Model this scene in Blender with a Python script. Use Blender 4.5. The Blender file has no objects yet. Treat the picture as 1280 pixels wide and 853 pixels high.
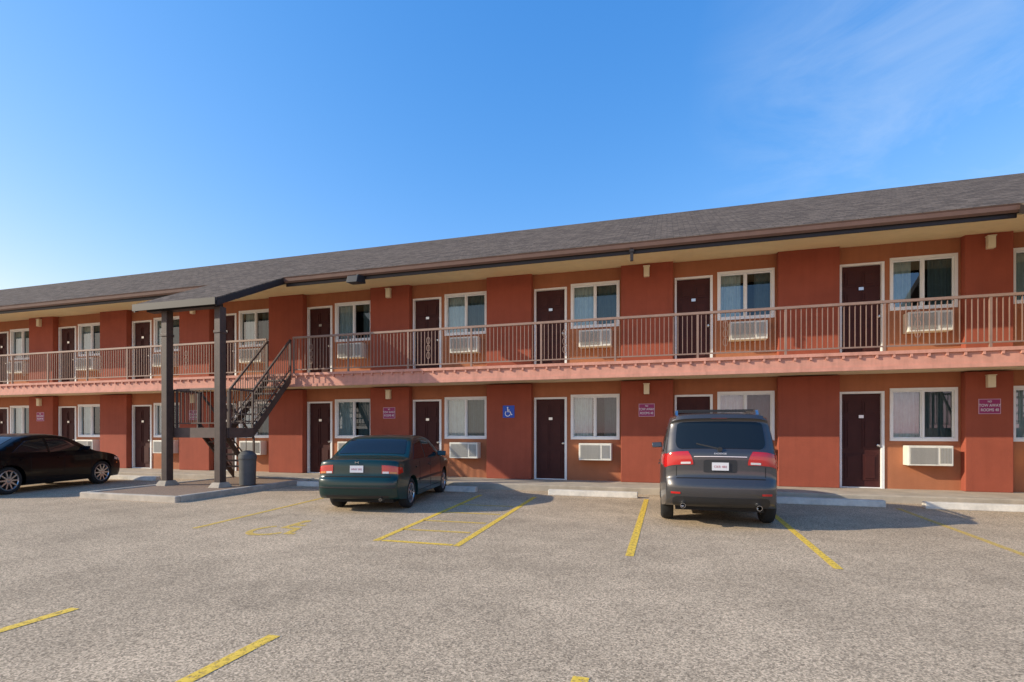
import bpy, bmesh, math, random
from mathutils import Vector, Matrix
random.seed(4)
D=bpy.data; SC=bpy.context.scene
SC.view_settings.view_transform='Standard'; SC.view_settings.look='None'; SC.view_settings.exposure=0
COL=SC.collection
# ------------------------------------------------------------------ materials
def mat(name,col,rough=.7,var=0.0,vscale=3.0,bump=0.0,bscale=60.0,metal=0.0,coat=0.0,spec=.5,streak=0.0):
    m=D.materials.new(name); m.use_nodes=True; nt=m.node_tree; N=nt.nodes; L=nt.links
    b=N['Principled BSDF']; b.inputs['Roughness'].default_value=rough; b.inputs['Metallic'].default_value=metal
    b.inputs['Base Color'].default_value=(*col,1); b.inputs['Coat Weight'].default_value=coat
    b.inputs['Coat Roughness'].default_value=.04
    b.inputs['Specular IOR Level'].default_value=spec
    tc=N.new('ShaderNodeTexCoord')
    if var>0:
        n=N.new('ShaderNodeTexNoise'); n.inputs['Scale'].default_value=vscale; n.inputs['Detail'].default_value=6; n.inputs['Roughness'].default_value=.65
        L.new(tc.outputs['Object'],n.inputs['Vector'])
        r=N.new('ShaderNodeMapRange'); r.inputs[1].default_value=.3; r.inputs[2].default_value=.7; r.inputs[3].default_value=1-var; r.inputs[4].default_value=1+var
        L.new(n.outputs['Fac'],r.inputs[0])
        v=N.new('ShaderNodeVectorMath'); v.operation='SCALE'; v.inputs[0].default_value=col
        L.new(r.outputs[0],v.inputs['Scale']); out=v.outputs[0]
        if streak>0:
            mp=N.new('ShaderNodeMapping'); mp.inputs['Scale'].default_value=(9,9,.5); L.new(tc.outputs['Object'],mp.inputs[0])
            n3=N.new('ShaderNodeTexNoise'); n3.inputs['Scale'].default_value=1; n3.inputs['Detail'].default_value=4; L.new(mp.outputs[0],n3.inputs['Vector'])
            r3=N.new('ShaderNodeMapRange'); r3.inputs[1].default_value=.45; r3.inputs[2].default_value=.75; r3.inputs[3].default_value=1; r3.inputs[4].default_value=1-streak
            L.new(n3.outputs['Fac'],r3.inputs[0])
            v3=N.new('ShaderNodeVectorMath'); v3.operation='SCALE'; L.new(out,v3.inputs[0]); L.new(r3.outputs[0],v3.inputs['Scale']); out=v3.outputs[0]
        L.new(out,b.inputs['Base Color'])
    if bump>0:
        n2=N.new('ShaderNodeTexNoise'); n2.inputs['Scale'].default_value=bscale; n2.inputs['Detail'].default_value=4
        L.new(tc.outputs['Object'],n2.inputs['Vector'])
        bp=N.new('ShaderNodeBump'); bp.inputs['Strength'].default_value=bump; bp.inputs['Distance'].default_value=.02
        L.new(n2.outputs['Fac'],bp.inputs['Height']); L.new(bp.outputs[0],b.inputs['Normal'])
    return m
M={}
M['red']=mat('stucco_red',(.345,.080,.042),.92,.12,1.1,.3,70,streak=.08)
M['tan']=mat('stucco_tan',(.43,.160,.074),.92,.10,1.3,.3,70,streak=.08)
M['slabedge']=mat('painted_concrete_pink',(.66,.31,.22),.8,.12,4,.1,40,streak=.18)
M['soffit']=mat('cream_soffit',(.88,.74,.48),.8,.06,2,.05,30)
M['cream']=mat('cream_paint',(.84,.74,.52),.6,.05,5)
M['brown']=mat('dark_trim',(.022,.015,.013),.55,.15,5)
M['darkbrown']=mat('dark_brown_wood',(.072,.046,.036),.6,.25,6,.15,50,streak=.3)
M['taupe']=mat('taupe_steel',(.095,.062,.05),.6,.2,6)
M['rail']=mat('railing_taupe',(.30,.19,.14),.5,.12,6)
M['door']=mat('maroon_door',(.060,.014,.011),.6,.12,4,spec=.3)
M['white']=mat('white_vinyl',(.88,.87,.83),.45,.04,6)
M['curtain']=mat('grey_curtain',(.50,.57,.54),.9,.1,8)
M['room']=mat('dark_room',(.03,.03,.032),.9)
M['ac']=mat('cream_metal',(.82,.78,.67),.5,.06,7,streak=.15)
M['acdark']=mat('grille_dark',(.30,.28,.24),.7)  # grille slats, one even tone darker than the cream casing
M['concrete']=mat('concrete',(.44,.37,.28),.9,.2,2.5,.3,50)
M['concrete_old']=mat('pale_concrete',(.68,.62,.52),.95,.18,5,.4,60)
M['kerb']=mat('kerb_concrete',(.50,.43,.34),.95,.2,5,.4,60)
M['metal']=mat('brushed_metal',(.6,.58,.55),.3,metal=1)
M['signpink']=mat('sign_maroon',(.32,.022,.12),.5)
M['signblue']=mat('sign_blue',(.02,.09,.52),.5)
M['signwhite']=mat('sign_white',(.85,.85,.85),.5)
M['bin']=mat('grey_plastic',(.09,.088,.083),.6,.15,6)
M['black']=mat('black_plastic',(.02,.02,.021),.5,.1,8)
M['tyre']=mat('tyre_rubber',(.018,.018,.018),.85,.15,10,.2,80)
M['rim']=mat('alloy_rim',(.55,.55,.56),.28,metal=.9)
M['rimdark']=mat('wheel_well_dark',(.012,.012,.013),.8)
M['chrome']=mat('chrome',(.75,.75,.76),.12,metal=1)
M['suv']=mat('graphite_metallic_paint',(.058,.056,.058),.32,.03,30,metal=.4,coat=.8)
M['teal']=mat('dark_green_paint',(.001,.026,.024),.3,.03,30,coat=.55,spec=.35)
M['blackcar']=mat('black_paint',(.003,.003,.004),.3,.03,30,coat=.25,spec=.15)
M['carglass']=mat('tinted_glass',(.010,.013,.014),.04,spec=.5)
M['seam']=mat('panel_gap',(.004,.004,.004),.9)
M['redlens']=mat('red_lens',(.50,.006,.006),.12,coat=1)
M['clearlens']=mat('clear_lens',(.65,.62,.60),.12,coat=1)
M['amberlens']=mat('amber_lens',(.6,.18,.02),.15,coat=1)
M['plate']=mat('plate_white',(.66,.66,.68),.4)
M['platered']=mat('plate_red',(.50,.20,.22),.4)
M['signborder']=mat('sign_border',(.62,.38,.45),.5)

def glassmat(name,tint,f=.16):
    m=D.materials.new(name); m.use_nodes=True; nt=m.node_tree; N=nt.nodes; L=nt.links; N.clear()
    o=N.new('ShaderNodeOutputMaterial'); mx=N.new('ShaderNodeMixShader'); t=N.new('ShaderNodeBsdfTransparent'); g=N.new('ShaderNodeBsdfGlossy')
    t.inputs[0].default_value=(*tint,1); g.inputs['Roughness'].default_value=.02; g.inputs[0].default_value=(.9,.95,1,1)
    fr=N.new('ShaderNodeFresnel'); fr.inputs[0].default_value=1.5
    a=N.new('ShaderNodeMath'); a.operation='ADD'; a.inputs[1].default_value=f; L.new(fr.outputs[0],a.inputs[0]); L.new(a.outputs[0],mx.inputs[0])
    L.new(t.outputs[0],mx.inputs[1]); L.new(g.outputs[0],mx.inputs[2]); L.new(mx.outputs[0],o.inputs[0]); return m
M['glass']=glassmat('window_glass',(.85,.92,.92),.10); M['screen']=glassmat('screened_glass',(.36,.42,.43),.03)

def shingle():
    m=D.materials.new('asphalt_shingles'); m.use_nodes=True; nt=m.node_tree; N=nt.nodes; L=nt.links
    b=N['Principled BSDF']; b.inputs['Roughness'].default_value=1; b.inputs['Specular IOR Level'].default_value=.1
    tc=N.new('ShaderNodeTexCoord'); br=N.new('ShaderNodeTexBrick'); L.new(tc.outputs['Object'],br.inputs['Vector'])
    br.inputs['Scale'].default_value=1; br.inputs['Brick Width'].default_value=.28; br.inputs['Row Height'].default_value=.13; br.inputs['Mortar Size'].default_value=.006
    br.inputs['Color1'].default_value=(.175,.138,.108,1); br.inputs['Color2'].default_value=(.110,.086,.068,1); br.inputs['Mortar'].default_value=(.05,.04,.033,1)
    n=N.new('ShaderNodeTexNoise'); n.inputs['Scale'].default_value=7; n.inputs['Detail'].default_value=9; n.inputs['Roughness'].default_value=.8; L.new(tc.outputs['Object'],n.inputs['Vector'])
    r=N.new('ShaderNodeMapRange'); r.inputs[1].default_value=.3; r.inputs[2].default_value=.7; r.inputs[3].default_value=.45; r.inputs[4].default_value=1.55; L.new(n.outputs['Fac'],r.inputs[0])
    v=N.new('ShaderNodeVectorMath'); v.operation='SCALE'; L.new(br.outputs['Color'],v.inputs[0]); L.new(r.outputs[0],v.inputs['Scale']); L.new(v.outputs[0],b.inputs['Base Color'])
    bp=N.new('ShaderNodeBump'); bp.inputs['Strength'].default_value=.5; bp.inputs['Distance'].default_value=.02; L.new(br.outputs['Fac'],bp.inputs['Height']); bp.invert=True; L.new(bp.outputs[0],b.inputs['Normal'])
    return m
M['shingle']=shingle()

def asphalt():
    m=D.materials.new('weathered_asphalt'); m.use_nodes=True; nt=m.node_tree; N=nt.nodes; L=nt.links
    b=N['Principled BSDF']; b.inputs['Roughness'].default_value=.97; b.inputs['Specular IOR Level'].default_value=.1
    tc=N.new('ShaderNodeTexCoord')
    def noise(s,d=4,r=.6,sc=None):
        n=N.new('ShaderNodeTexNoise'); n.inputs['Scale'].default_value=s; n.inputs['Detail'].default_value=d; n.inputs['Roughness'].default_value=r
        if sc:
            mp=N.new('ShaderNodeMapping'); mp.inputs['Scale'].default_value=sc; L.new(tc.outputs['Object'],mp.inputs[0]); L.new(mp.outputs[0],n.inputs['Vector'])
        else: L.new(tc.outputs['Object'],n.inputs['Vector'])
        return n.outputs['Fac']
    def rng(x,a,c,lo,hi):
        r=N.new('ShaderNodeMapRange'); r.inputs[1].default_value=a; r.inputs[2].default_value=c; r.inputs[3].default_value=lo; r.inputs[4].default_value=hi; L.new(x,r.inputs[0]); return r.outputs[0]
    def mul(a,c):
        q=N.new('ShaderNodeMath'); q.operation='MULTIPLY'; L.new(a,q.inputs[0]); L.new(c,q.inputs[1]); return q.outputs[0]
    vo=N.new('ShaderNodeTexVoronoi'); vo.inputs['Scale'].default_value=88; L.new(tc.outputs['Object'],vo.inputs['Vector'])
    sp=N.new('ShaderNodeSeparateColor'); L.new(vo.outputs['Color'],sp.inputs[0])
    agg=rng(sp.outputs[0],0,1,.50,1.5)
    fine=rng(noise(45,6,.85),.3,.7,.70,1.30)
    mid=rng(noise(1.3,8,.7),.3,.7,.84,1.16)
    big=rng(noise(.22,4,.55,(1,1.8,1)),.35,.65,.88,1.10)
    oil=rng(noise(.55,5,.6,(1.2,.8,1)),.60,.74,1,.74)
    f=mul(mul(mul(agg,fine),mul(mid,big)),oil)
    v=N.new('ShaderNodeVectorMath'); v.operation='SCALE'; v.inputs[0].default_value=(.495,.375,.250); L.new(f,v.inputs['Scale'])
    mx=N.new('ShaderNodeMix'); mx.data_type='RGBA'; L.new(rng(noise(.7,8,.75,(.8,1.4,1)),.58,.78,0,.40),mx.inputs['Factor']); L.new(v.outputs[0],mx.inputs['A']); mx.inputs['B'].default_value=(.70,.53,.34,1)
    L.new(mx.outputs['Result'],b.inputs['Base Color'])
    bp=N.new('ShaderNodeBump'); bp.inputs['Strength'].default_value=.4; bp.inputs['Distance'].default_value=.005; L.new(sp.outputs[0],bp.inputs['Height']); L.new(bp.outputs[0],b.inputs['Normal'])
    return m
M['asphalt']=asphalt()
def paint(name,col,a,c,lo=.05):
    m=mat(name,col,.8,.15,20); nt=m.node_tree; N=nt.nodes; L=nt.links; b=N['Principled BSDF']
    tc=N.new('ShaderNodeTexCoord'); n=N.new('ShaderNodeTexNoise'); n.inputs['Scale'].default_value=22; n.inputs['Detail'].default_value=7; n.inputs['Roughness'].default_value=.8
    L.new(tc.outputs['Object'],n.inputs['Vector']); r=N.new('ShaderNodeMapRange'); r.inputs[1].default_value=a; r.inputs[2].default_value=c; r.inputs[3].default_value=lo; r.inputs[4].default_value=1; L.new(n.outputs['Fac'],r.inputs[0]); L.new(r.outputs[0],b.inputs['Alpha']); return m
M['yellow']=paint('worn_yellow_paint',(.86,.56,.07),.38,.50,.15)
M['yellowfaint']=paint('faded_yellow_paint',(.82,.55,.12),.36,.62,.08)
M['yellowmid']=paint('scuffed_yellow_paint',(.80,.53,.10),.36,.60,.2)

# ------------------------------------------------------------------ mesh helpers
class MB:
    def __init__(s): s.v=[]; s.f=[]; s.m=[]; s.mi=0
    def add(s,vs,fs):
        o=len(s.v); s.v+= [tuple(v) for v in vs]; s.f+=[tuple(i+o for i in f) for f in fs]; s.m+=[s.mi]*len(fs)
    def box(s,x0,x1,y0,y1,z0,z1):
        s.add([(x0,y0,z0),(x1,y0,z0),(x1,y1,z0),(x0,y1,z0),(x0,y0,z1),(x1,y0,z1),(x1,y1,z1),(x0,y1,z1)],
              [(0,3,2,1),(4,5,6,7),(0,1,5,4),(1,2,6,5),(2,3,7,6),(3,0,4,7)]); return s
    def beam(s,a,b,w,h):
        a=Vector(a); b=Vector(b); d=(b-a).normalized(); up=Vector((0,0,1)) if abs(d.z)<.95 else Vector((0,1,0))
        r=d.cross(up).normalized(); u=r.cross(d).normalized(); r*=w/2; u*=h/2
        s.add([a-r-u,a+r-u,a+r+u,a-r+u,b-r-u,b+r-u,b+r+u,b-r+u],[(0,1,2,3),(7,6,5,4),(0,4,5,1),(1,5,6,2),(2,6,7,3),(3,7,4,0)]); return s
    def prismx(s,poly,x0,x1):
        n=len(poly); s.add([(x0,y,z) for y,z in poly]+[(x1,y,z) for y,z in poly],
            [tuple(range(n)),tuple(range(2*n-1,n-1,-1))]+[(i,i+n,(i+1)%n+n,(i+1)%n) for i in range(n)]); return s
    def lathe(s,prof,c=(0,0,0),axis='z',n=24,close=True):
        vs=[];fs=[]
        for i in range(n):
            a=2*math.pi*i/n
            for r,h in prof:
                p=(r*math.cos(a),r*math.sin(a),h)
                if axis=='x': p=(h,r*math.cos(a),r*math.sin(a))
                if axis=='y': p=(r*math.cos(a),h,r*math.sin(a))
                vs.append((p[0]+c[0],p[1]+c[1],p[2]+c[2]))
        k=len(prof)
        for i in range(n):
            j=(i+1)%n
            for q in range(k-1): fs.append((i*k+q,j*k+q,j*k+q+1,i*k+q+1))
        if close:
            fs.append(tuple(i*k for i in range(n))[::-1]); fs.append(tuple(i*k+k-1 for i in range(n)))
        s.add(vs,fs); return s
    def mesh(s,name,mats,smooth=False,ang=35):
        me=D.meshes.new(name); me.from_pydata(s.v,[],s.f)
        for m in (mats if isinstance(mats,(list,tuple)) else [mats]): me.materials.append(m)
        me.polygons.foreach_set('material_index',s.m)
        bm=bmesh.new(); bm.from_mesh(me); bmesh.ops.recalc_face_normals(bm,faces=bm.faces); bm.to_mesh(me); bm.free()
        if smooth: me.shade_smooth(); me.set_sharp_from_angle(angle=math.radians(ang))
        return me
def obj(name,me,parent=None,loc=(0,0,0),bevel=0,**kw):
    o=D.objects.new(name,me); COL.objects.link(o); o.location=loc
    if parent: o.parent=parent
    if bevel:
        b=o.modifiers.new('bevel','BEVEL'); b.width=bevel; b.segments=2; b.limit_method='ANGLE'; b.angle_limit=math.radians(40)
    for k,v in kw.items(): o[k]=v
    return o
def empty(name,loc=(0,0,0),**kw):
    e=D.objects.new(name,None); COL.objects.link(e); e.location=loc; e.empty_display_size=.3
    for k,v in kw.items(): e[k]=v
    return e
def text_mesh(txt,size,m,name='lettering'):
    c=D.curves.new(name,'FONT'); c.body=txt; c.size=size; c.align_x='CENTER'; c.align_y='CENTER'; c.extrude=.001
    o=D.objects.new(name,c); COL.objects.link(o); bpy.context.view_layer.update()
    dg=bpy.context.evaluated_depsgraph_get(); me=D.meshes.new_from_object(o.evaluated_get(dg)); D.objects.remove(o)
    me.materials.clear(); me.materials.append(m); return me

# ------------------------------------------------------------------ setting
g=MB(); S=300; g.add([(-S,-S,0),(S,-S,0),(S,S,0),(-S,S,0)],[(0,1,2,3)])
obj('ground',g.mesh('ground',M['asphalt']),kind='structure')
YW=14.1; YP=13.9; YB=12.72; YE=12.36; ZF=.15; Z2=3.17; XL=-33.6; XR=14.2
w=MB().box(XL-1,XR+1,12.6,YW+.3,-.1,ZF)
obj('walkway_pavement',w.mesh('walkway',M['concrete']),bevel=.02,kind='structure')
def line(name,x0,y0,x1,y1,wd=.1,m='yellow'):
    d=Vector((x1-x0,y1-y0)); n=Vector((-d.y,d.x)).normalized()*wd/2
    b=MB(); b.add([(x0-n.x,y0-n.y,0),(x0+n.x,y0+n.y,0),(x1+n.x,y1+n.y,0),(x1-n.x,y1-n.y,0)],[(0,1,2,3)])
    return obj(name,b.mesh(name,M[m]),loc=(0,0,.004),kind='structure')
line('parking_line',-.43,6.35,-.43,11.7,.10)
line('parking_line',1.78,6.4,1.84,11.7,.095)
line('parking_line',4.08,6.4,4.25,11.7,.095,'yellowfaint')
line('parking_line',-2.62,6.25,-2.86,11.4,.095)
line('parking_line',-3.8,6.25,-4.15,11.4,.095)
line('parking_line',-6.95,6.25,-7.45,11.0,.10,'yellowmid')
line('parking_line',-3.73,6.3,-2.69,6.3,.09)
for yy in (7.1,7.9,8.8,9.8): line('parking_line',-3.79-(yy-6.3)*.068,yy,-2.73-(yy-6.3)*.047,yy+.03,.095,'yellowmid')
for x in (-9.0,-6.9,-4.78,-2.75,-.5,1.62,3.8): line('parking_line',x,3.15,x-.06,-2.2,.10)
def isa(scale,plane,wd=.085):
    b=MB()
    def P(u,v): return (u*scale,v*scale,0) if plane=='g' else (u*scale,0,v*scale)
    def disc(cx,cy,r,n=20):
        b.add([P(cx+r*math.cos(2*math.pi*i/n),cy+r*math.sin(2*math.pi*i/n)) for i in range(n)],[tuple(range(n))])
    def stroke(pts,wd):
        L=[];R=[]
        for i,p in enumerate(pts):
            a=Vector(pts[max(0,i-1)]); c=Vector(pts[min(len(pts)-1,i+1)]); d=(c-a).normalized(); n=Vector((-d.y,d.x))*wd/2
            L.append(P(p[0]+n.x,p[1]+n.y)); R.append(P(p[0]-n.x,p[1]-n.y))
        k=len(pts); b.add(L+R,[(i,i+1,k+i+1,k+i) for i in range(k-1)])
    disc(-.1,.42,.075); stroke([(-.1,.34),(-.07,-.02),(.17,-.02),(.30,-.33),(.40,-.29)],wd)
    stroke([(-.04,.16),(.13,.16)],wd*.8)
    stroke([(-.09+.27*math.cos(math.radians(a)),-.2+.27*math.sin(math.radians(a))) for a in range(125,345,12)],wd*.8)
    return b
wm=obj('parking_marking',isa(1.15,'g',.11).mesh('wheelchair_mark',M['yellowmid']),loc=(-5.6,6.72,.004),kind='structure'); wm.scale=(.9,1.1,1)

# ------------------------------------------------------------------ motel building
B=empty('motel_building',(0,14.1,0),label='long two-storey red stucco motel with balcony and shingle roof',category='motel')
def bo(name,me,loc=(0,0,0),parent=None,bevel=0,**k):
    if parent is None: return obj(name,me,B,(loc[0],loc[1]-14.1,loc[2]),bevel,**k)
    return obj(name,me,parent,loc,bevel,**k)
PITCH=3.74
units=[]
for k in range(0,11): units.append((3.93-PITCH*k,3.93-PITCH*k+1.03))
units.append((8.66,7.26)); units.append((10.95,11.98))
piers=[(3.93-PITCH*k+2.39,3.93-PITCH*(k-1)-.04,k) for k in range(1,11)]+[(6.33,7.2,0),(9.62,10.9,-1),(13.35,XR,-2)]
DW,DH=.92,2.27; WW,WZ0,WZ1=1.31,1.11,2.33
wallm=MB()
for fl,(zb,ht) in enumerate(((ZF,Z2-ZF),(Z2,5.95-Z2))):
    ops=sorted([(d,d+DW,0,DH) for d,_ in units]+[(wx,wx+WW,WZ0,WZ1) for _,wx in units])
    x=XL
    for a,b_,z0,z1 in ops:
        if a>x: wallm.box(x,a,YW,YW+.25,zb,zb+ht)
        wallm.box(a,b_,YW,YW+.25,zb+z1,zb+ht)
        if z0>0: wallm.box(a,b_,YW,YW+.25,zb,zb+z0)
        x=b_
    wallm.box(x,XR,YW,YW+.25,zb,zb+ht)
bo('wall',wallm.mesh('bay_wall',M['tan']))
core=MB().box(XL+.01,XR-.01,14.9,22.9,ZF,5.9); core.prismx([(14.2,5.95),(22.9,5.95),(18.5,8.7)],XL+.2,XR-.2)
core.mi=1; core.box(XL,XL+.2,YW+.25,14.9,ZF,5.9); core.box(XR-.2,XR,YW+.25,14.9,ZF,5.9)
bo('wall',core.mesh('rear_wall',[M['room'],M['tan']]))
for a,b_,k in piers+[(XL-.005,XL+.9,99)]:
    for z0,z1 in ((ZF,2.80),(Z2,5.9)):
        bo('pilaster',MB().box(a,b_,YP,YW+.003,z0,z1).mesh('pilaster',M['red']),bevel=.015)
# roof
def roofz(y): return 5.86+(y-12.3)*.49
r=MB()
r.prismx([(12.3,roofz(12.3)),(18.5,roofz(18.5)),(24.7,5.86),(24.7,5.76),(18.5,roofz(18.5)-.12),(12.3,roofz(12.3)-.1)],XL-.6,XR+.6)
CAN=[(-13.05,-10.4),(6.45,9.1)]
for a,b_ in CAN:
    r.prismx([(9.95,roofz(9.95)),(12.296,roofz(12.296)),(12.296,roofz(12.296)-.07),(9.95,roofz(9.95)-.07)],a,b_)
roof=bo('roof',r.mesh('roof',M['shingle']))
fb=MB()
xs=[XL-.6]+[q for c in CAN for q in c]+[XR+.6]
for i in range(0,len(xs),2): fb.box(xs[i],xs[i+1],YE,YE+.03,5.60,5.755)
for a,b_ in CAN:
    for x in (a+.0,b_-.04): fb.prismx([(9.97,roofz(9.97)-.03),(12.29,roofz(12.29)-.03),(12.29,roofz(12.29)-.20),(9.97,roofz(9.97)-.20)],x-.006 if x==a else x,x+.04 if x==a else x+.046)
    fb.box(a,b_,9.92,9.948,roofz(9.95)-.17,roofz(9.95)-.0)
    fb.prismx([(10.0,roofz(10)-.10),(12.3,roofz(12.3)-.10),(12.3,roofz(12.3)-.14),(10.0,roofz(10)-.14)],a+.045,b_-.045)
    fb.box(a+.2,b_-.2,10.15,10.36,roofz(10.2)-.28,roofz(10.2)-.16)
obj('fascia',fb.mesh('fascia',M['brown']),roof)
gm=MB()
for i in range(0,len(xs),2):
    gm.prismx([(YE-.002,5.70),(YE-.05,5.68),(YE-.10,5.72),(YE-.115,5.79),(YE-.10,5.80),(YE-.12,5.83),(YE-.002,5.83)],xs[i],xs[i+1])
obj('gutter',gm.mesh('gutter',mat('gutter_brown',(.16,.092,.070),.4,.1,5)),roof)
sf=MB(); sf.prismx([(YE+.032,5.66),(YW+.1,5.86),(YW+.1,5.89),(YE+.032,5.69)],XL-.5,XR+.5)
sm=mat('soffit_planks',(.90,.75,.45),.8,.06,2)
nt=sm.node_tree; tc=nt.nodes.new('ShaderNodeTexCoord'); wv=nt.nodes.new('ShaderNodeTexWave'); wv.bands_direction='X'; wv.wave_profile='SAW'; wv.inputs['Scale'].default_value=1.6
bp=nt.nodes.new('ShaderNodeBump'); bp.inputs['Strength'].default_value=.5; bp.inputs['Distance'].default_value=.03
nt.links.new(tc.outputs['Object'],wv.inputs['Vector']); nt.links.new(wv.outputs['Fac'],bp.inputs['Height']); nt.links.new(bp.outputs[0],nt.nodes['Principled BSDF'].inputs['Normal'])
obj('soffit',sf.mesh('soffit',sm),roof)
# balcony slab
sl=MB().box(XL,XR,YB+.05,YW-.002,2.83,Z2-.003); sl.mi=1; sl.box(XL,XR,YB+.02,YB+.05,2.78,Z2-.05); sl.box(XL,XR,YB-.03,YB+.1,Z2-.07,Z2)
sl.box(XL,XR,YB-.005,YB+.02,2.78,2.86)
bx=XL
while bx<XR: sl.box(bx,bx+.045,YB-.022,YB+.02,Z2-.135,Z2-.07); bx+=.31
bo('balcony_floor',sl.mesh('balcony',[M['soffit'],M['slabedge']]))

# door mesh
d=MB().box(.05,DW-.05,.05,.09,.02,DH-.05)
for (x0,x1) in ((.13,.43),(.49,.79)):
    for z0,z1 in ((.18,.80),(.92,1.62),(1.74,2.08)):
        d.box(x0,x1,.034,.06,z0,z1)
        d.box(x0+.05,x1-.05,.016,.04,z0+.05,z1-.05)
door_me=d.mesh('door',M['door'])
f=MB().box(0,.05,-.03,.12,0,DH).box(DW-.06,DW,-.03,.12,0,DH).box(.05,DW-.06,-.03,.12,DH-.05,DH).box(.05,DW-.06,.0,.12,0,.02)
frame_me=f.mesh('door_frame',M['white'])
h=MB().lathe([(.03,.05),(.03,.035),(.012,.03),(.012,-.01),(.03,-.02),(.032,-.04),(.02,-.055)],(DW-.11,0,1.0),'y',14)
hand_me=h.mesh('door_handle',M['metal'],True)
num_me=MB().box(-.05,.05,-.005,.0,-.035,.035).mesh('number_plate',M['metal'])
# window
f=MB(); q=.065; mh=.022; sh=.026
f.box(0,WW,-.035,.10,0,q).box(0,WW,-.035,.10,1.22-q,1.22).box(0,q,-.034,.10,q,1.22-q).box(WW-q,WW,-.034,.10,q,1.22-q)
f.box(WW/2-mh,WW/2+mh,-.01,.09,q,1.22-q)
for x0,x1 in ((q,WW/2-mh),(WW/2+mh,WW-q)):
    f.box(x0,x1,.02,.07,q,q+sh).box(x0,x1,.02,.07,1.22-q-sh,1.22-q).box(x0,x0+.02,.02,.07,q+sh,1.22-q-sh).box(x1-.02,x1,.02,.07,q+sh,1.22-q-sh)
wf_me=f.mesh('window_frame',M['white'])
gl=MB(); gl.add([(q,.05,q),(WW/2,.05,q),(WW/2,.05,1.22-q),(q,.05,1.22-q)],[(0,1,2,3)]); gl.mi=1; gl.add([(WW/2,.05,q),(WW-q,.05,q),(WW-q,.05,1.22-q),(WW/2,.05,1.22-q)],[(0,1,2,3)])
gl_me=gl.mesh('window_glass',[M['glass'],M['screen']])
def curtain(segs):
    b=MB()
    for a,c in segs:
        n=max(6,int((c-a)*70)); pts=[]
        ph=random.random()*6
        for i in range(n+1):
            x=a+(c-a)*i/n; pts.append((x,.17+.028*math.sin(x*52+ph)+.014*math.sin(x*23+ph*2)))
        b.add([(x,y,.02) for x,y in pts]+[(x,y,1.2) for x,y in pts],[(i,i+1,n+2+i,n+1+i) for i in range(n)])
    return b.mesh('curtain',M['curtain'],True,80)
cur=[curtain([(.02,.62),(.72,1.29)]),curtain([(.02,1.29)]),curtain([(.02,.56),(.88,1.29)]),curtain([(.02,.56),(.62,.9),(1.02,1.29)]),curtain([(.02,.58),(.66,1.29)]),curtain([(.12,.48),(.80,1.29)])]
# air conditioner
a=MB().box(0,.86,-.28,-.002,0,.45); ac_me=a.mesh('air_conditioner',M['ac'])
a=MB()
for i in range(18): a.box(.04,.56,-.289,-.281,.045+i*.0205,.054+i*.0205)
for i in range(8): a.box(.61+i*.027,.622+i*.027,-.288,-.281,.06,.40)
acg_me=a.mesh('grille',M['acdark'])
lamp_me=MB().box(-.07,.07,-.11,0,-.13,.13).box(-.085,.085,-.125,0,.13,.15).mesh('wall_lamp',M['cream'])
for fl,zb in enumerate((ZF,Z2)):
    for i,(dx,wx) in enumerate(units):
        dd=bo('door',door_me,(dx,YW,zb)); obj('frame',frame_me,dd); obj('handle',hand_me,dd); obj('room_number_plate',num_me,dd,(DW/2,.015,1.68))
        ww=bo('window',wf_me,(wx,YW,zb+WZ0)); obj('glass',gl_me,ww); obj('curtain',random.choice(cur),ww)
        aa=bo('air_conditioner',ac_me,(wx+.26,YW,zb+.56),bevel=.012); obj('grille',acg_me,aa)
    for a_,b_,k in piers:
        if k%2==0: bo('wall_lamp',lamp_me,((a_+b_)/2,YP,zb+(2.42 if fl==0 else 2.43)),bevel=.01)

# railings
def railing(x0,x1,posts=True):
    b=MB(); zt=Z2+1.07
    b.box(x0,x1,YB+.0,YB+.06,zt-.055,zt); b.box(x0,x1,YB+.015,YB+.045,Z2+.09,Z2+.12)
    n=max(1,round((x1-x0)/1.87))
    for i in range(n+1):
        if i==n and not posts: break
        x=x0+(x1-x0-.045)*i/n; b.box(x,x+.045,YB+.008,YB+.052,Z2-.04,zt-.056)
    o=bo('balcony_railing',b.mesh('railing',M['rail']))
    b=MB(); k=int((x1-x0)/.102)
    for i in range(1,k):
        x=x0+(x1-x0)*i/k; b.box(x-.0075,x+.0075,YB+.022,YB+.038,Z2+.12,zt-.056)
    xm=x0+.62
    for zz in (.35,.55,.75):
        pts=[(xm+.05*math.cos(t_*math.pi/6),Z2+zz+.09*math.sin(t_*math.pi/6)) for t_ in range(13)]
        for p,q_ in zip(pts[:-1],pts[1:]): b.beam((p[0],YB+.03,p[1]),(q_[0],YB+.03,q_[1]),.01,.012)
    obj('balusters',b.mesh('balusters',M['rail']),o)
gaps=[(-11.42,-10.48),(8.08,9.02)]
segs=[XL]+[q for g_ in gaps for q in g_]+[XR]
for i in range(0,len(segs),2):
    a_,b_=segs[i],segs[i+1]; n=max(1,round((b_-a_)/PITCH)); st=(b_-a_)/n
    for j in range(n): railing(a_+st*j,a_+st*(j+1),j==n-1)

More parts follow.
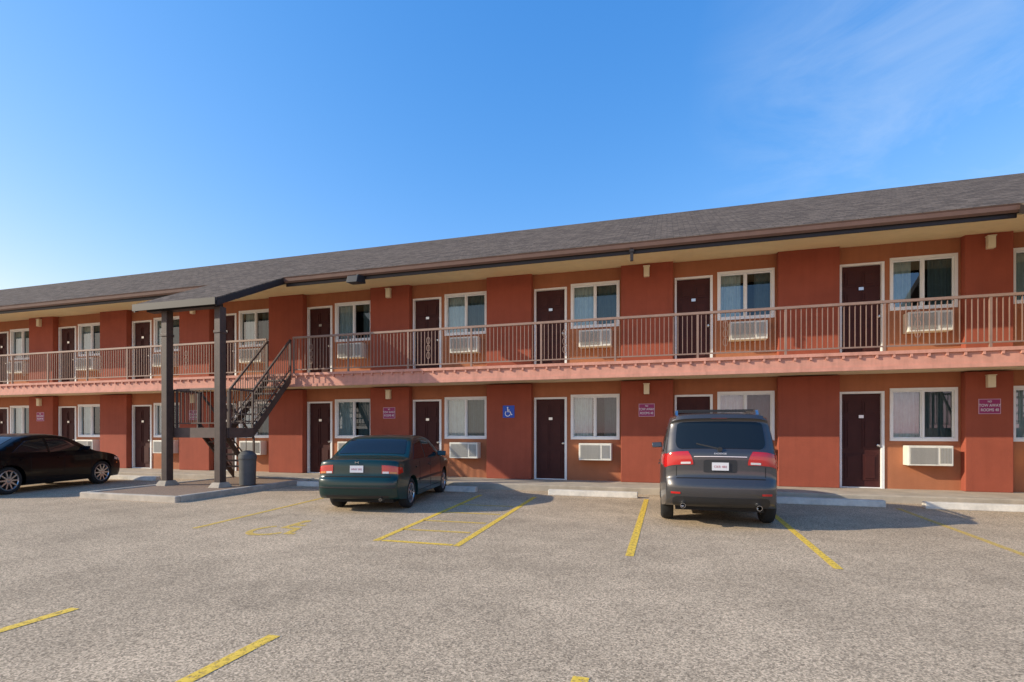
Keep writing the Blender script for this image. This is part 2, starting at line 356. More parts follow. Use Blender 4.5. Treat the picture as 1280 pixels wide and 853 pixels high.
# ------------------------------------------------------------------ stairs
def stairs(dx):
    xa,xb=-12.3+dx,-10.5+dx; xm=(xa+xb)/2; zl=1.57
    s=empty('staircase',(xm,11.2,ZF),label='dark brown open-tread staircase with mid landing beside motel balcony',category='staircase',group='outdoor staircases')
    def so(n,me,**k): return obj(n,me,s,(-xm,-11.2,-ZF),**k)
    b=MB().box(xa,xb,10.42,11.2,zl-.06,zl); b.box(xa,xb,10.38,10.42,zl-.25,zl+.003).box(xa,xb,11.2,11.24,zl-.22,zl+.003).box(xa-.04,xa,10.42,11.2,zl-.25,zl).box(xb,xb+.04,10.42,11.2,zl-.25,zl)
    so('landing',b.mesh('landing',M['taupe']))
    def flight(x0,x1,y0,z0,y1,z1,n,dz=.26):
        b=MB()
        for x in (x0,x1-.05):
            b.prismx([(y0,z0-dz),(y1,z1-dz),(y1,z1+.0),(y0,z0+.0)],x,x+.05)
        for i in range(1,n):
            f_=i/n; y=y0+(y1-y0)*f_; z=z0+(z1-z0)*f_; b.mi=1; b.box(x0+.052,x1-.052,y-.12,y+.12,z-.04,z); b.mi=0
        so('stair_flight',b.mesh('flight',[M['darkbrown'],M['taupe']]))
    flight(xm+.05,xb,11.242,zl,12.68,Z2-.01,8)
    x2=xa+.78; flight(xa,x2,11.242,zl,12.38,.30,7,.19)
    b=MB(); hr=.98
    def rail(p,q,dense=.12,hr=.98):
        p=Vector(p); q=Vector(q); up=Vector((0,0,hr)); b.beam(p+up,q+up,.045,.05); b.beam(p+Vector((0,0,.12)),q+Vector((0,0,.12)),.025,.025)
        b.beam(p,p+up,.045,.045); b.beam(q,q+up,.045,.045)
        n=max(2,int((q-p).length/dense))
        for i in range(1,n):
            c=p.lerp(q,i/n); b.beam(c+Vector((0,0,.12)),c+up,.014,.014)
    rail((xa+.17,10.40,zl),(xb-.17,10.40,zl)); rail((xa-.02,10.45,zl),(xa-.02,11.2,zl)); rail((xb+.02,10.45,zl),(xb+.02,11.2,zl))
    rail((xb-.02,11.24,zl),(xb-.02,12.68,Z2)); rail((xm+.07,11.24,zl),(xm+.07,12.68,Z2)); rail((xa+.02,11.24,zl),(xa+.02,12.38,.30),.4); rail((x2-.03,11.24,zl),(x2-.03,12.38,.30),.4)
    so('stair_railing',b.mesh('stair_railing',M['taupe']))
    for x in (xa+.02,xb-.08):
        b=MB().box(x-.09,x+.09,10.16,10.35,.22,roofz(10.2)-.28); b.box(x-.105,x+.105,10.145,10.365,3.9,3.97); b.mi=1
        b.add([(x-.17,10.04,.10),(x+.17,10.04,.10),(x+.17,10.47,.10),(x-.17,10.47,.10),(x-.12,10.12,.225),(x+.12,10.12,.225),(x+.12,10.39,.225),(x-.12,10.39,.225)],[(0,3,2,1),(4,5,6,7),(0,1,5,4),(1,2,6,5),(2,3,7,6),(3,0,4,7)])
        so('support_post',b.mesh('post',[M['darkbrown'],M['concrete']]),bevel=.01)
    xi0,xi1,yi0,yi1=xa-.25,xb+.72,8.35,12.6
    k=MB().box(xi0,xi1,yi0,yi0+.13,-.05,.13).box(xi0,xi0+.13,yi0+.13,yi1,-.05,.13).box(xi1-.13,xi1,yi0+.13,yi1,-.05,.13)
    obj('kerb_island',k.mesh('kerb',M['kerb']),bevel=.02,kind='structure')
    k=MB().box(xi0+.13,xi1-.13,yi0+.13,yi1,-.05,.105)
    obj('island_gravel',k.mesh('island_fill',mat('gravel_fill',(.28,.19,.13),.95,.4,35,.8,60)),kind='structure')
stairs(0); stairs(19.5)
# trash bin
tb=empty('trash_bin',(-10.25,10.78,.105),label='grey cylindrical litter bin standing beside the stairs',category='trash bin')
obj('bin_body',MB().lathe([(.17,0),(.19,.02),(.205,.66),(.215,.67),(.215,.70)],n=28).mesh('bin_body',M['bin'],True),tb)
obj('bin_lid',MB().lathe([(.218,.702),(.21,.78),(.14,.86),(.05,.89)],n=28).mesh('bin_lid',M['bin'],True),tb)
# wheel stops
def stop(xa,xb,y,m='concrete_old'):
    w_=xb-xa; b=MB().prismx([(-.10,0),(-.075,.13),(.075,.13),(.10,0)],-w_/2,w_/2)
    obj('parking_block',b.mesh('parking_block',M[m]),loc=((xa+xb)/2,y,0),bevel=.015,label='pale concrete wheel stop lying before the motel walkway',category='wheel stop',group='concrete wheel stops')
for xa,xb in ((-2.65,-.62),(.0,1.6),(2.05,4.1),(4.75,6.9),(-6.9,-4.45),(-9.6,-7.7),(-16.6,-14.6),(-19.2,-17.2),(-21.9,-19.9)): stop(xa,xb,11.9)
# signs
def roomsign(x):
    s=empty('wall_sign',(x,YP,2.03),label='small maroon sign with white lettering screwed to red wall',category='sign',group='maroon wall signs')
    pb=MB().box(-.20,.20,-.012,-.001,-.165,.165); pb.mi=1; pb.box(-.187,.187,-.0145,-.0121,-.152,.152)
    obj('sign_plate',pb.mesh('sign_plate',[M['signborder'],M['signpink']]),s)
    for t_,sz,z in (('NO',.06,.105),('TOW AWAY',.088,.02),('ROOMS 40',.088,-.08)):
        o=obj('lettering',text_mesh(t_,sz,M['signwhite']),s,(0,-.017,z)); o.rotation_euler=(math.pi/2,0,0); o.scale=(.78,1,1)
for a_,b_,k in piers:
    if k%2==0 and k>=0 : roomsign((a_+b_)/2)
s=empty('accessible_parking_sign',(-4.24,YP,2.03),label='blue wheelchair symbol sign on red wall between doors',category='sign')
obj('sign_plate',MB().box(-.17,.17,-.012,-.001,-.17,.17).mesh('sign_plate',M['signblue']),s,bevel=.004)
obj('wheelchair_symbol',isa(.27,'v',.1).mesh('symbol',M['signwhite']),s,(0,-.014,.0))
for x in (-8.0,):
    s=empty('floodlight',(x,YE-.12,5.6),label='black floodlight fixed under the motel gutter',category='floodlight')
    b=MB(); b.add([(-.16,-.28,-.17),(.16,-.28,-.17),(.2,.1,-.13),(-.2,.1,-.13),(-.16,-.22,.02),(.16,-.22,.02),(.16,.12,.1),(-.16,.12,.1)],[(0,3,2,1),(4,5,6,7),(0,1,5,4),(1,2,6,5),(2,3,7,6),(3,0,4,7)])
    obj('housing',b.mesh('housing',M['black']),s,bevel=.01); obj('bracket',MB().box(-.03,.03,.0,.14,.09,.12).mesh('bracket',M['black']),s)
s=empty('gutter_outlet',(-.78,YE-.06,5.68),label='short brown downspout outlet hanging below the gutter',category='downspout')
obj('outlet_pipe',MB().box(-.035,.035,-.03,.03,-.26,0).box(-.05,.05,-.045,.045,-.06,.0).mesh('outlet',M['brown']),s)

# ------------------------------------------------------------------ vehicles
def chaikin(p,it=2,c=.2):
    for _ in range(it):
        q=[p[0]]
        for a_,b_ in zip(p[:-1],p[1:]):
            q.append((a_[0]+(b_[0]-a_[0])*c,a_[1]+(b_[1]-a_[1])*c)); q.append((a_[0]+(b_[0]-a_[0])*(1-c),a_[1]+(b_[1]-a_[1])*(1-c)))
        q.append(p[-1]); p=q
    return p
def resample(p,st=.03):
    out=[p[0]]
    for b_ in p[1:]:
        a_=out[-1]; dd=math.dist(a_,b_)
        if dd<.006: continue
        n=max(1,int(round(dd/st)))
        for i in range(1,n+1): out.append((a_[0]+(b_[0]-a_[0])*i/n,a_[1]+(b_[1]-a_[1])*i/n))
    return out
def make_warp(W,L,belt,roof,top,bow=.06,taper=.12,rnd=.028):
    cl=lambda v:max(0,min(1,v))
    def f(x,y,z):
        e=cl((abs(y-L/2)-L*.27)/(L*.23)); tp=1-taper*e**2.2
        zz=min(z,belt); tz=1-.05*abs((zz-.62*belt)/(.62*belt))**2.2
        if z>belt: u=(z-belt)/(roof-belt); tz*=1-(1-top)*(u*.7+.3*u*u)
        hw=W/2*tp*tz; s=x*x; s8=min(1.1,abs(x))**10
        er=cl(1-y/.8); ef=cl((y-(L-.9))/.9); zc=cl((z-.6)/.3)
        return (x*hw, y+(bow*s+.06*s8)*er-(bow*1.3*s+.08*s8)*ef, z-(.018*s+rnd*s8)*zc)
    return f
def wpart(name,prisms,warp,m,parent,ang=50,step=.1,**kw):
    bm=bmesh.new()
    for poly,x0,x1 in prisms:
        if len(poly)<3: continue
        b2=bmesh.new(); vs=[b2.verts.new((x0,y,z)) for y,z in poly]; fc=b2.faces.new(vs)
        ex=bmesh.ops.extrude_face_region(b2,geom=[fc]); bmesh.ops.translate(b2,verts=[v for v in ex['geom'] if isinstance(v,bmesh.types.BMVert)],vec=(x1-x0,0,0))
        ys=[p[0] for p in poly]; zs=[p[1] for p in poly]
        def cut(co,no): bmesh.ops.bisect_plane(b2,geom=b2.verts[:]+b2.edges[:]+b2.faces[:],dist=1e-5,plane_co=co,plane_no=no)
        y=math.floor(min(ys)/step)*step+step*.517
        while y<max(ys): cut((0,y,0),(0,1,0)); y+=step
        z=math.floor(min(zs)/step)*step+step*.517
        while z<max(zs): cut((0,0,z),(0,0,1)); z+=step
        for x in [-.985,-.96,-.92,-.86,-.78,-.65,-.5,-.33,-.17,0,.17,.33,.5,.65,.78,.86,.92,.96,.985]:
            if min(x0,x1)<x<max(x0,x1): cut((x,0,0),(1,0,0))
        bmesh.ops.recalc_face_normals(b2,faces=b2.faces)
        tmp=D.meshes.new('t'); b2.to_mesh(tmp); b2.free(); bm.from_mesh(tmp); D.meshes.remove(tmp)
    for v in bm.verts: v.co=warp(*v.co)
    me=D.meshes.new(name); bm.to_mesh(me); bm.free(); me.materials.append(m); me.shade_smooth(); me.set_sharp_from_angle(angle=math.radians(ang))
    return obj(name,me,parent,**kw)
def strip(prof,pred,out=.008,inn=.03):
    idx=[i for i,p in enumerate(prof) if pred(*p)]
    if not idx: return []
    i0,i1=min(idx),max(idx)
    if i1==i0: i1+=1
    o=[];n_=[]
    for i in range(i0,i1+1):
        a_=prof[max(0,i-1)]; b_=prof[min(len(prof)-1,i+1)]; d_=Vector((b_[0]-a_[0],b_[1]-a_[1])).normalized(); nn=Vector((-d_.y,d_.x)); p=Vector(prof[i])
        o.append(tuple(p+nn*out)); n_.append(tuple(p-nn*inn))
    return o+n_[::-1]
def patch(name,prof,pred,xr,warp,m,parent,out=.007,inn=-.02,nx=16):
    """curved panel on the profile surface; xr(t)->(x0,x1), t 0..1 going up"""
    idx=[i for i,p in enumerate(prof) if pred(*p)]; i0,i1=min(idx),max(idx); rows=[]
    for i in range(i0,i1+1):
        a_=prof[i-1]; b_=prof[i+1]; d_=Vector((b_[0]-a_[0],b_[1]-a_[1])).normalized(); nn=Vector((-d_.y,d_.x)); p=Vector(prof[i])
        t=(i-i0)/(i1-i0); x0,x1=xr(t); rows.append((p,nn,x0,x1))
    V=[];F=[]; R=len(rows); W_=nx+1
    for p,nn,x0,x1 in rows:
        q_=p+nn*out
        for j in range(W_): V.append(warp(x0+(x1-x0)*j/nx,q_[0],q_[1]))
    for i in range(R-1):
        for j in range(nx): F.append((i*W_+j,i*W_+j+1,(i+1)*W_+j+1,(i+1)*W_+j))
    ring=[(0,j) for j in range(W_)]+[(i,nx) for i in range(1,R)]+[(R-1,j) for j in range(nx-1,-1,-1)]+[(i,0) for i in range(R-2,0,-1)]
    o=len(V)
    for i,j in ring:
        p,nn,x0,x1=rows[i]; q_=p+nn*inn; V.append(warp(x0+(x1-x0)*j/nx,q_[0],q_[1]))
    k=len(ring)
    for a_ in range(k):
        b_=(a_+1)%k; F.append((ring[a_][0]*W_+ring[a_][1],ring[b_][0]*W_+ring[b_][1],o+b_,o+a_))
    mb=MB(); mb.add(V,F); return obj(name,mb.mesh(name,m,True,50),parent)
def rounded(w,r0=.12,r1=.08,dw=0.0,c=.10):
    def f(t):
        x=w+dw*t
        if t<r0: x-=c*(1-math.sqrt(max(0,1-((r0-t)/r0)**2)))
        if t>1-r1: x-=c*(1-math.sqrt(max(0,1-((t-1+r1)/r1)**2)))
        return (-x,x)
    return f
def wheel_meshes(r,wd,rr,spokes):
    t_=MB().lathe([(rr,-wd/2+.02),(rr+.02,-wd/2),(r-.05,-wd/2-.004),(r-.015,-wd/2+.015),(r,-wd/2+.045),(r,wd/2-.045),(r-.015,wd/2-.015),(r-.05,wd/2+.004),(rr+.02,wd/2),(rr,wd/2-.02)],axis='x',n=40,close=False)
    tm=t_.mesh('tyre',M['tyre'],True,50)
    q=MB().lathe([(rr-.025,.4*wd),(rr-.015,.5*wd-.005),(rr+.004,.5*wd-.012),(rr+.004,-.4*wd),(rr-.02,-.4*wd)],axis='x',n=40,close=False)
    q.mi=1; q.lathe([(rr-.01,.1*wd),(.02,.1*wd)],axis='x',n=30,close=True); q.mi=0
    for i in range(spokes):
        an=2*math.pi*i/spokes; c,s_=math.cos(an),math.sin(an)
        wh=.075 if spokes<=5 else .045
        p0=Vector((.36*wd,c*.04,s_*.04)); p1=Vector((.42*wd,c*(rr-.02),s_*(rr-.02))); dirp=Vector((0,-s_,c))
        vs=[]
        for p,ww in ((p0,wh*.9),(p1,wh*.6)):
            for dxx in (-.02,.015): 
                for sg in (-1,1): vs.append(p+Vector((dxx,0,0))+dirp*ww/2*sg)
        q.add(vs,[(0,1,3,2),(4,6,7,5),(0,4,5,1),(2,3,7,6),(0,2,6,4),(1,5,7,3)])
    q.lathe([(.055,.3*wd),(.055,.42*wd),(.035,.46*wd)],axis='x',n=16)
    rm=q.mesh('rim',[M['rim'],M['rimdark']],True,35)
    return tm,rm
def build_car(loc,rot,P,W,L,belt,roof,top,wy,wr,paintm,label,cat,glassd,lights,spokes=5,extra=None,bow=.06,rimr=None,taper=.12,rnd=.028,ub=.16):
    root=empty('parked_car',loc,label=label,category=cat,group='cars parked at the motel'); root.rotation_euler=(0,0,rot)
    prof=resample(chaikin(P)); fine=resample(chaikin(P),.01); zb=P[-1][1]; ar=wr+.055
    bot=[]
    for cy in (wy[1],wy[0]):
        a0=math.asin((zb-wr)/ar)
        for i in range(19):
            an=a0+(math.pi-2*a0)*i/18; bot.append((cy+ar*math.cos(an),wr+ar*math.sin(an)))
    warp=make_warp(W,L,belt,roof,top,bow,taper,rnd)
    wpart('body',[(prof+bot,-1,1)],warp,paintm,root,ang=60)
    ch=MB().box(-W*.36,W*.36,.35,L-.35,ub,.62); obj('underbody',ch.mesh('underbody',M['rimdark']),root)
    tm,rm=wheel_meshes(wr,.2,rimr or wr*.66,spokes)
    for cy in wy:
        for sg in (-1,1):
            wh=obj('wheel',tm,root,(sg*(W/2-.125),cy,wr)); 
            if sg<0: wh.rotation_euler=(0,0,math.pi)
            obj('rim',rm,wh)
    for nm,poly in glassd.get('side',[]):
        for sg in (-1,1): wpart(nm,[(poly,sg*.975,sg*1.007)],warp,M['carglass'],root)
    for nm,pred,xw in glassd.get('prof',[]):
        patch(nm,fine,pred,xw,warp,M['carglass'],root)
    for nm,prs,mk in lights(fine):
        wpart(nm,prs,warp,M[mk],root,step=.06)
    if extra: extra(root,warp,fine)
    return root
def handles(root,warp,ys,z,m):
    for y in ys:
        for sg in (-1,1): wpart('door_handle',[([(y,z),(y+.15,z),(y+.15,z+.03),(y,z+.03)],sg*.99,sg*1.03)],warp,m,root)
def seams(root,warp,polys):
    pr=[]
    for (y0,z0),(y1,z1) in polys:
        d_=Vector((y1-y0,z1-z0)).normalized()*.005; n=Vector((-d_.y,d_.x))
        for sg in (-1,1): pr.append(([(y0-n.x,z0-n.y),(y1-n.x,z1-n.y),(y1+n.x,z1+n.y),(y0+n.x,z0+n.y)],sg*.995,sg*1.0025))
    wpart('door_seam',pr,warp,M['seam'],root)
def mirror(root,W,y,z,m):
    for sg in (-1,1):
        b=MB(); x=sg*(W/2+.07)
        b.add([(x-sg*.11,y-.03,z-.05),(x+sg*.10,y-.02,z-.06),(x+sg*.11,y+.02,z+.06),(x-sg*.10,y-.01,z+.07),(x-sg*.09,y+.08,z-.03),(x+sg*.06,y+.07,z-.04),(x+sg*.07,y+.07,z+.04),(x-sg*.09,y+.08,z+.04)],[(0,1,2,3),(4,5,6,7),(0,1,5,4),(1,2,6,5),(2,3,7,6),(3,0,4,7)])
        obj('side_mirror',b.mesh('mirror',m,True,60),root,bevel=.02)
def plate(root,y,z,txt,tilt=0,s=1):
    p=obj('license_plate',MB().box(-.14*s,.14*s,-.006,.006,-.07*s,.07*s).mesh('plate',M['plate']),root,(0,y,z)); p.rotation_euler=(tilt,0,0)
    o=obj('plate_lettering',text_mesh(txt,.058*s,M['platered']),p,(0,-.008,-.005)); o.rotation_euler=(math.pi/2,0,0)

# --- grey SUV
Psuv=[(.18,.32),(.05,.38),(-.01,.52),(-.01,.66),(.03,.74),(.07,.80),(.075,.90),(.08,1.16),(.13,1.23),(.34,1.65),(.28,1.715),(.38,1.75),(.9,1.785),(1.5,1.79),(2.1,1.77),(2.5,1.70),(3.2,1.19),(3.35,1.13),(4.05,1.02),(4.34,.9),(4.46,.62),(4.45,.38),(4.36,.28)]
def suv_l(prof):
    out=[]
    for sg in (-1,1):
        out.append(('tail_light',[([(.085,.98),(.44,1.06),(.48,1.17),(.12,1.20)],sg*.975,sg*1.012)],'redlens'))
        out.append(('reflector',[(strip(prof,lambda y,z:y<.3 and .52<z<.56,.008),sg*.74,sg*.92)],'redlens'))
        out.append(('headlight',[(strip(prof,lambda y,z:y>4 and .72<z<.9,.01),sg*.6,sg*1.0)],'clearlens'))
    out.append(('trim_bar',[(strip(prof,lambda y,z:y<.3 and 1.09<z<1.12,.016),-.48,.48)],'chrome'))
    out.append(('tailgate_seam',[(strip(prof,lambda y,z:y<.3 and .765<z<.785,.002),-.80,.80),(strip(prof,lambda y,z:y<.3 and .8<z<.97,.002),-.80,-.79),(strip(prof,lambda y,z:y<.3 and .8<z<.97,.002),.79,.80)],'seam'))
    out.append(('brake_light',[([(.245,1.69),(.29,1.69),(.29,1.715),(.245,1.715)],-.16,.16)],'redlens'))
    return out
def suv_x(root,warp,prof):
    wpart('rear_spoiler',[([(.23,1.695),(.26,1.755),(.70,1.787),(.65,1.73),(.36,1.68)],-.92,.92)],warp,M['suv'],root)
    for sg in (-1,1):
        patch('tail_light',prof,lambda y,z:y<.3 and .975<z<1.19,lambda t,sg=sg:(sg*(.49+.10*t*t),sg*1.0),warp,M['redlens'],root,out=.014)
        patch('reversing_light',prof,lambda y,z:y<.3 and .99<z<1.03,lambda t,sg=sg:(sg*.54,sg*.72),warp,M['clearlens'],root,out=.019)
    patch('bumper_cladding',prof,lambda y,z:y<.3 and .33<z<.49,rounded(.84,.1,.5,.08,.10),warp,M['black'],root,out=.008)
    patch('plate_recess',prof,lambda y,z:y<.3 and .855<z<1.06,rounded(.30,.15,.15,0,.04),warp,M['black'],root,out=.003)
    plate(root,.060,.955,'CKR 482',-.02,.85)
    b=MB().beam((.0,.115,1.22),(-.34,.17,1.30),.022,.02).lathe([(.035,-.04),(.035,.03)],(0,.12,1.215),'y',12); obj('rear_wiper',b.mesh('wiper',M['black']),root)
    for sg in (-1,1):
        b=MB(); x=sg*.62
        pts=[(.75,1.74),(.85,1.82),(1.5,1.84),(2.2,1.82),(2.35,1.73)]
        for p,q in zip(pts[:-1],pts[1:]): b.beam((x,p[0],p[1]),(x,q[0],q[1]),.04,.035)
        obj('roof_rail',b.mesh('roof_rail',M['metal']),root)
        obj('exhaust_tip',MB().lathe([(.035,-.02),(.04,-.02),(.04,.22),(.035,.22)],(sg*.54,.05,.345),'y',18,False).mesh('exhaust',M['chrome'],True),root)
    for y in (1.1,1.9): obj('roof_crossbar',MB().beam((-.62,y,1.845),(.62,y,1.845),.05,.025).mesh('crossbar',M['black']),root)
    handles(root,warp,(1.15,2.15),.98,M['suv']); mirror(root,1.82,2.95,1.2,M['suv'])
    seams(root,warp,[((1.42,.42),(1.42,1.15)),((2.42,.34),(2.42,1.15)),((3.25,.42),(3.2,1.12)),((1.42,.38),(3.1,.38))])
    wpart('side_cladding',[([(1.40,.285),(3.12,.285),(3.1,.38),(1.42,.38)],sg*.99,sg*1.012) for sg in (-1,1)],warp,M['black'],root)
    o=obj('maker_lettering',text_mesh('DODGE',.032,M['chrome']),root,(.0,.052,1.15)); o.rotation_euler=(math.radians(86),0,0); o.scale=(1.6,1,1)
build_car((.775,8.40,0),0,Psuv,1.80,4.5,1.13,1.79,.82,(.93,3.6),.345,M['suv'],'dark grey SUV with roof rails facing the motel wall','car',
  {'side':[('rear_quarter_window',[(.34,1.22),(.52,1.58),(.95,1.62),(.95,1.2)]),('rear_side_window',[(1.0,1.2),(1.0,1.63),(1.75,1.66),(1.75,1.2)]),('front_side_window',[(1.81,1.2),(1.81,1.66),(2.35,1.62),(2.95,1.2)])],
   'prof':[('rear_window',lambda y,z:y<.5 and 1.225<z<1.645,rounded(.83,.3,.08,.02,.12)),('windshield',lambda y,z:2.55<y<3.18 and z>1.15,rounded(.9))]},suv_l,spokes=5,extra=suv_x,bow=.08,rnd=.04,taper=.13,ub=.24)

# --- green sedan
Pciv=[(.12,.25),(.03,.31),(-.01,.45),(.0,.60),(.05,.645),(.07,.70),(.08,.92),(.13,.975),(.50,.995),(.68,1.01),(1.20,1.35),(1.45,1.405),(2.05,1.415),(2.4,1.36),(2.98,.99),(3.12,.94),(3.8,.83),(4.06,.72),(4.16,.5),(4.13,.32),(4.05,.21)]
def civ_l(prof):
    out=[]
    for sg in (-1,1):
        out.append(('tail_light',[(strip(prof,lambda y,z:y<.3 and .72<z<.88,.01),sg*.62,sg*1.003),([(.08,.73),(.26,.75),(.24,.86),(.10,.88)],sg*.98,sg*1.01)],'redlens'))
        out.append(('reversing_light',[(strip(prof,lambda y,z:y<.3 and .72<z<.765,.014),sg*.64,sg*.79)],'clearlens'))
        out.append(('turn_light',[(strip(prof,lambda y,z:y<.3 and .72<z<.765,.014),sg*.81,sg*.97)],'amberlens'))
        out.append(('headlight',[(strip(prof,lambda y,z:y>3.8 and .6<z<.76,.01),sg*.55,sg*1.0)],'clearlens'))
    out.append(('trunk_seam',[(strip(prof,lambda y,z:y<.3 and .65<z<.675,.002),-.84,.84)],'seam'))
    out.append(('bumper_trim',[(strip(prof,lambda y,z:y<.3 and .45<z<.48,.012),-.98,.98)],'black'))
    out.append(('bumper_grille',[(strip(prof,lambda y,z:y<.3 and .26<z<.33,.004),-.8,.8)],'black'))
    return out
def civ_x(root,warp,prof):
    plate(root,.056,.80,'HNV 305',-.06,.9)
    handles(root,warp,(1.05,1.95),.80,M['teal']); mirror(root,1.66,2.72,.98,M['teal'])
    seams(root,warp,[((1.32,.42),(1.32,.93)),((2.12,.25),(2.12,.93)),((2.95,.42),(2.98,.92)),((1.3,.3),(2.9,.3))])
    wpart('side_trim',[([(1.25,.50),(3.0,.50),(3.0,.54),(1.25,.54)],sg*.99,sg*1.012) for sg in (-1,1)],warp,M['black'],root)
    obj('exhaust_tip',MB().lathe([(.02,-.02),(.025,-.02),(.025,.2),(.02,.2)],(.45,.06,.25),'y',14,False).mesh('exhaust',M['metal'],True),root)
    obj('maker_emblem',MB().beam((-.03,.07,.90),(-.03,.07,.94),.008,.012).beam((.03,.07,.90),(.03,.07,.94),.008,.012).beam((-.03,.07,.92),(.03,.07,.92),.008,.008).mesh('emblem',M['chrome']),root)
build_car((-5.40,8.2,0),math.radians(10),Pciv,1.62,4.15,.94,1.415,.80,(.84,3.38),.295,M['teal'],'dark green older sedan parked nose-in to the motel walkway','car',
  {'side':[('rear_side_window',[(.92,.99),(1.26,1.28),(1.72,1.345),(1.72,.98)]),('front_side_window',[(1.78,.98),(1.78,1.345),(2.25,1.31),(2.74,1.0)])],
   'prof':[('rear_window',lambda y,z:.74<y<1.19 and z>1.02,rounded(.88,.1,.1,-.02,.06)),('windshield',lambda y,z:2.46<y<2.96 and z>.99,rounded(.88))]},civ_l,spokes=7,extra=civ_x,taper=.08,bow=.045)

# --- black car
Pbl=[(.12,.24),(.02,.32),(-.01,.5),(.0,.66),(.05,.74),(.06,.93),(.12,1.0),(.45,1.04),(.62,1.07),(1.2,1.36),(1.6,1.425),(2.1,1.43),(2.5,1.36),(3.05,1.03),(3.2,.97),(3.85,.87),(4.10,.75),(4.22,.52),(4.19,.32),(4.11,.2)]
def bl_l(prof):
    out=[]
    for sg in (-1,1):
        out.append(('tail_light',[(strip(prof,lambda y,z:y<.3 and .76<z<.92,.01),sg*.58,sg*1.003),([(.06,.77),(.26,.80),(.26,.9),(.08,.92)],sg*.98,sg*1.01)],'redlens'))
        out.append(('headlight',[(strip(prof,lambda y,z:y>3.8 and .64<z<.78,.01),sg*.55,sg*1.0),([(3.9,.70),(4.05,.66),(4.05,.74),(3.9,.78)],sg*.98,sg*1.008)],'clearlens'))
        out.append(('side_marker',[([(3.98,.56),(4.05,.56),(4.05,.6),(3.98,.6)],sg*.98,sg*1.01)],'amberlens'))
    return out
def bl_x(root,warp,prof):
    handles(root,warp,(1.1,2.05),.84,M['blackcar']); mirror(root,1.76,2.78,1.03,M['blackcar']); plate(root,.03,.82,'BWL 917')
    seams(root,warp,[((1.35,.42),(1.35,.97)),((2.22,.25),(2.22,.97)),((3.0,.42),(3.02,.98)),((1.3,.3),(2.9,.3))])
build_car((-15.45,7.3,0),math.radians(12),Pbl,1.78,4.25,.98,1.43,.76,(.86,3.38),.325,M['blackcar'],'black compact car with silver alloy wheels beside kerb island','car',
  {'side':[('rear_side_window',[(.92,1.03),(1.3,1.29),(1.78,1.35),(1.78,1.01)]),('front_side_window',[(1.84,1.01),(1.84,1.352),(2.3,1.33),(2.8,1.03)])],
   'prof':[('rear_window',lambda y,z:.7<y<1.2 and z>1.08,rounded(.82)),('windshield',lambda y,z:2.56<y<3.03 and z>1.03,rounded(.84))]},bl_l,spokes=10,extra=bl_x,rimr=.235)

# ------------------------------------------------------------------ light, sky, camera
EL=math.radians(25); sx,sy=-1.0,-.42; hl=math.hypot(sx,sy)
sd=Vector((sx/hl*math.cos(EL),sy/hl*math.cos(EL),math.sin(EL)))
sun=D.lights.new('sun','SUN'); sun.energy=5.0; sun.angle=math.radians(.5); sun.color=(1,.91,.74)
so_=D.objects.new('sun',sun); COL.objects.link(so_); so_.rotation_euler=sd.to_track_quat('Z','Y').to_euler(); so_.location=(-20,-10,20)
Wd=D.worlds.new('World'); SC.world=Wd; Wd.use_nodes=True; nt=Wd.node_tree; N=nt.nodes; L=nt.links
bg=N['Background']; sky=N.new('ShaderNodeTexSky'); sky.sky_type='NISHITA'; sky.sun_disc=False; sky.sun_elevation=EL; sky.sun_rotation=math.atan2(sx,sy)%(2*math.pi)
sky.air_density=1.0; sky.dust_density=.3; sky.ozone_density=2.5
sp=N.new('ShaderNodeSeparateColor'); L.new(sky.outputs[0],sp.inputs[0]); cb=N.new('ShaderNodeCombineColor')
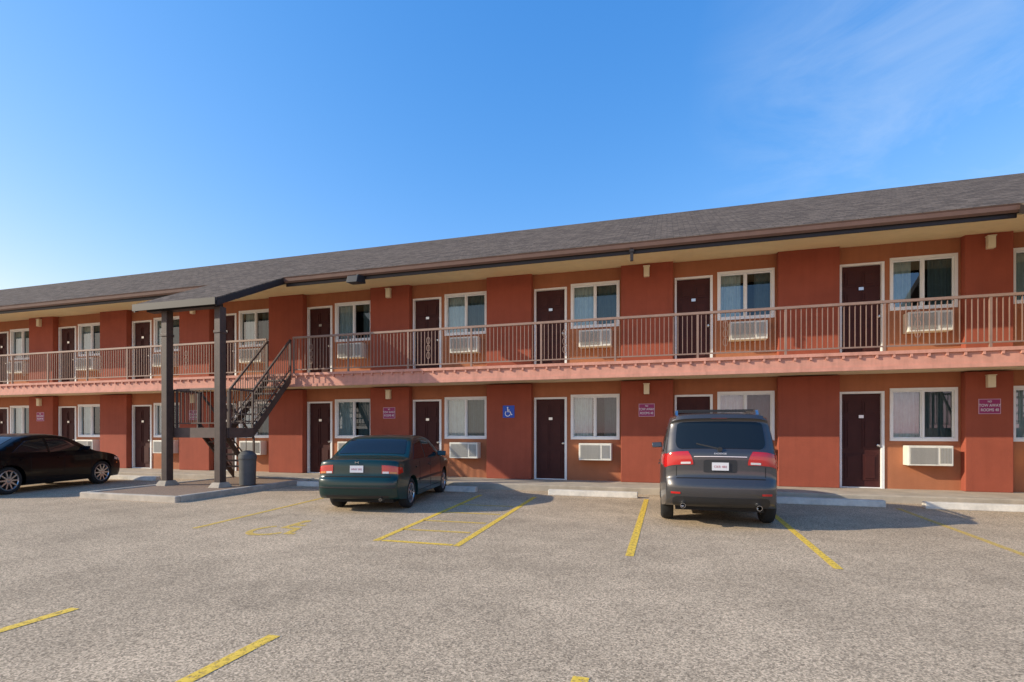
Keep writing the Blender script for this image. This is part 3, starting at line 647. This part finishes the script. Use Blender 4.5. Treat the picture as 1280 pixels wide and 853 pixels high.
def chan(i,g_,a_,mxv):
    m1=N.new('ShaderNodeMath'); m1.operation='MULTIPLY'; m1.inputs[1].default_value=.15; L.new(sp.outputs[i],m1.inputs[0])
    m2=N.new('ShaderNodeMath'); m2.operation='POWER'; m2.inputs[1].default_value=g_; L.new(m1.outputs[0],m2.inputs[0])
    m3=N.new('ShaderNodeMath'); m3.operation='MULTIPLY'; m3.inputs[1].default_value=a_; L.new(m2.outputs[0],m3.inputs[0])
    m4=N.new('ShaderNodeMath'); m4.operation='MINIMUM'; m4.inputs[1].default_value=mxv; L.new(m3.outputs[0],m4.inputs[0])
    m5=N.new('ShaderNodeMath'); m5.operation='DIVIDE'; m5.inputs[1].default_value=.15; L.new(m4.outputs[0],m5.inputs[0]); L.new(m5.outputs[0],cb.inputs[i])
chan(0,1.6,2.75,1.6); chan(1,.88,1.30,1.35); chan(2,.55,1.40,1.12)
tc=N.new('ShaderNodeTexCoord'); mp=N.new('ShaderNodeMapping'); mp.inputs['Scale'].default_value=(2.2,2.2,5); mp.inputs['Rotation'].default_value=(.3,.5,.4); L.new(tc.outputs['Generated'],mp.inputs[0])
n=N.new('ShaderNodeTexNoise'); n.inputs['Scale'].default_value=1.6; n.inputs['Detail'].default_value=9; n.inputs['Roughness'].default_value=.62; n.inputs['Distortion'].default_value=.6; L.new(mp.outputs[0],n.inputs['Vector'])
r1=N.new('ShaderNodeMapRange'); r1.inputs[1].default_value=.45; r1.inputs[2].default_value=.8; r1.inputs[3].default_value=0; r1.inputs[4].default_value=.30; L.new(n.outputs['Fac'],r1.inputs[0])
dp=N.new('ShaderNodeVectorMath'); dp.operation='DOT_PRODUCT'; dp.inputs[1].default_value=Vector((.37,.80,.48)).normalized(); L.new(tc.outputs['Generated'],dp.inputs[0])
r2=N.new('ShaderNodeMapRange'); r2.inputs[1].default_value=.94; r2.inputs[2].default_value=.995; L.new(dp.outputs['Value'],r2.inputs[0])
ml=N.new('ShaderNodeMath'); ml.operation='MULTIPLY'; L.new(r1.outputs[0],ml.inputs[0]); L.new(r2.outputs[0],ml.inputs[1])
mx=N.new('ShaderNodeMix'); mx.data_type='RGBA'; L.new(ml.outputs[0],mx.inputs['Factor']); L.new(cb.outputs[0],mx.inputs['A']); mx.inputs['B'].default_value=(5.5,6.2,7,1)
L.new(mx.outputs['Result'],bg.inputs['Color']); bg.inputs['Strength'].default_value=.15
cam=D.cameras.new('camera'); co=D.objects.new('camera',cam); COL.objects.link(co); co.location=(0,0,1.5); co.rotation_euler=(math.pi/2,0,math.radians(16.6))
cam.sensor_width=36; cam.lens=650/1280*36; cam.shift_y=.0875; cam.clip_end=2000; cam.clip_start=.05
SC.camera=co
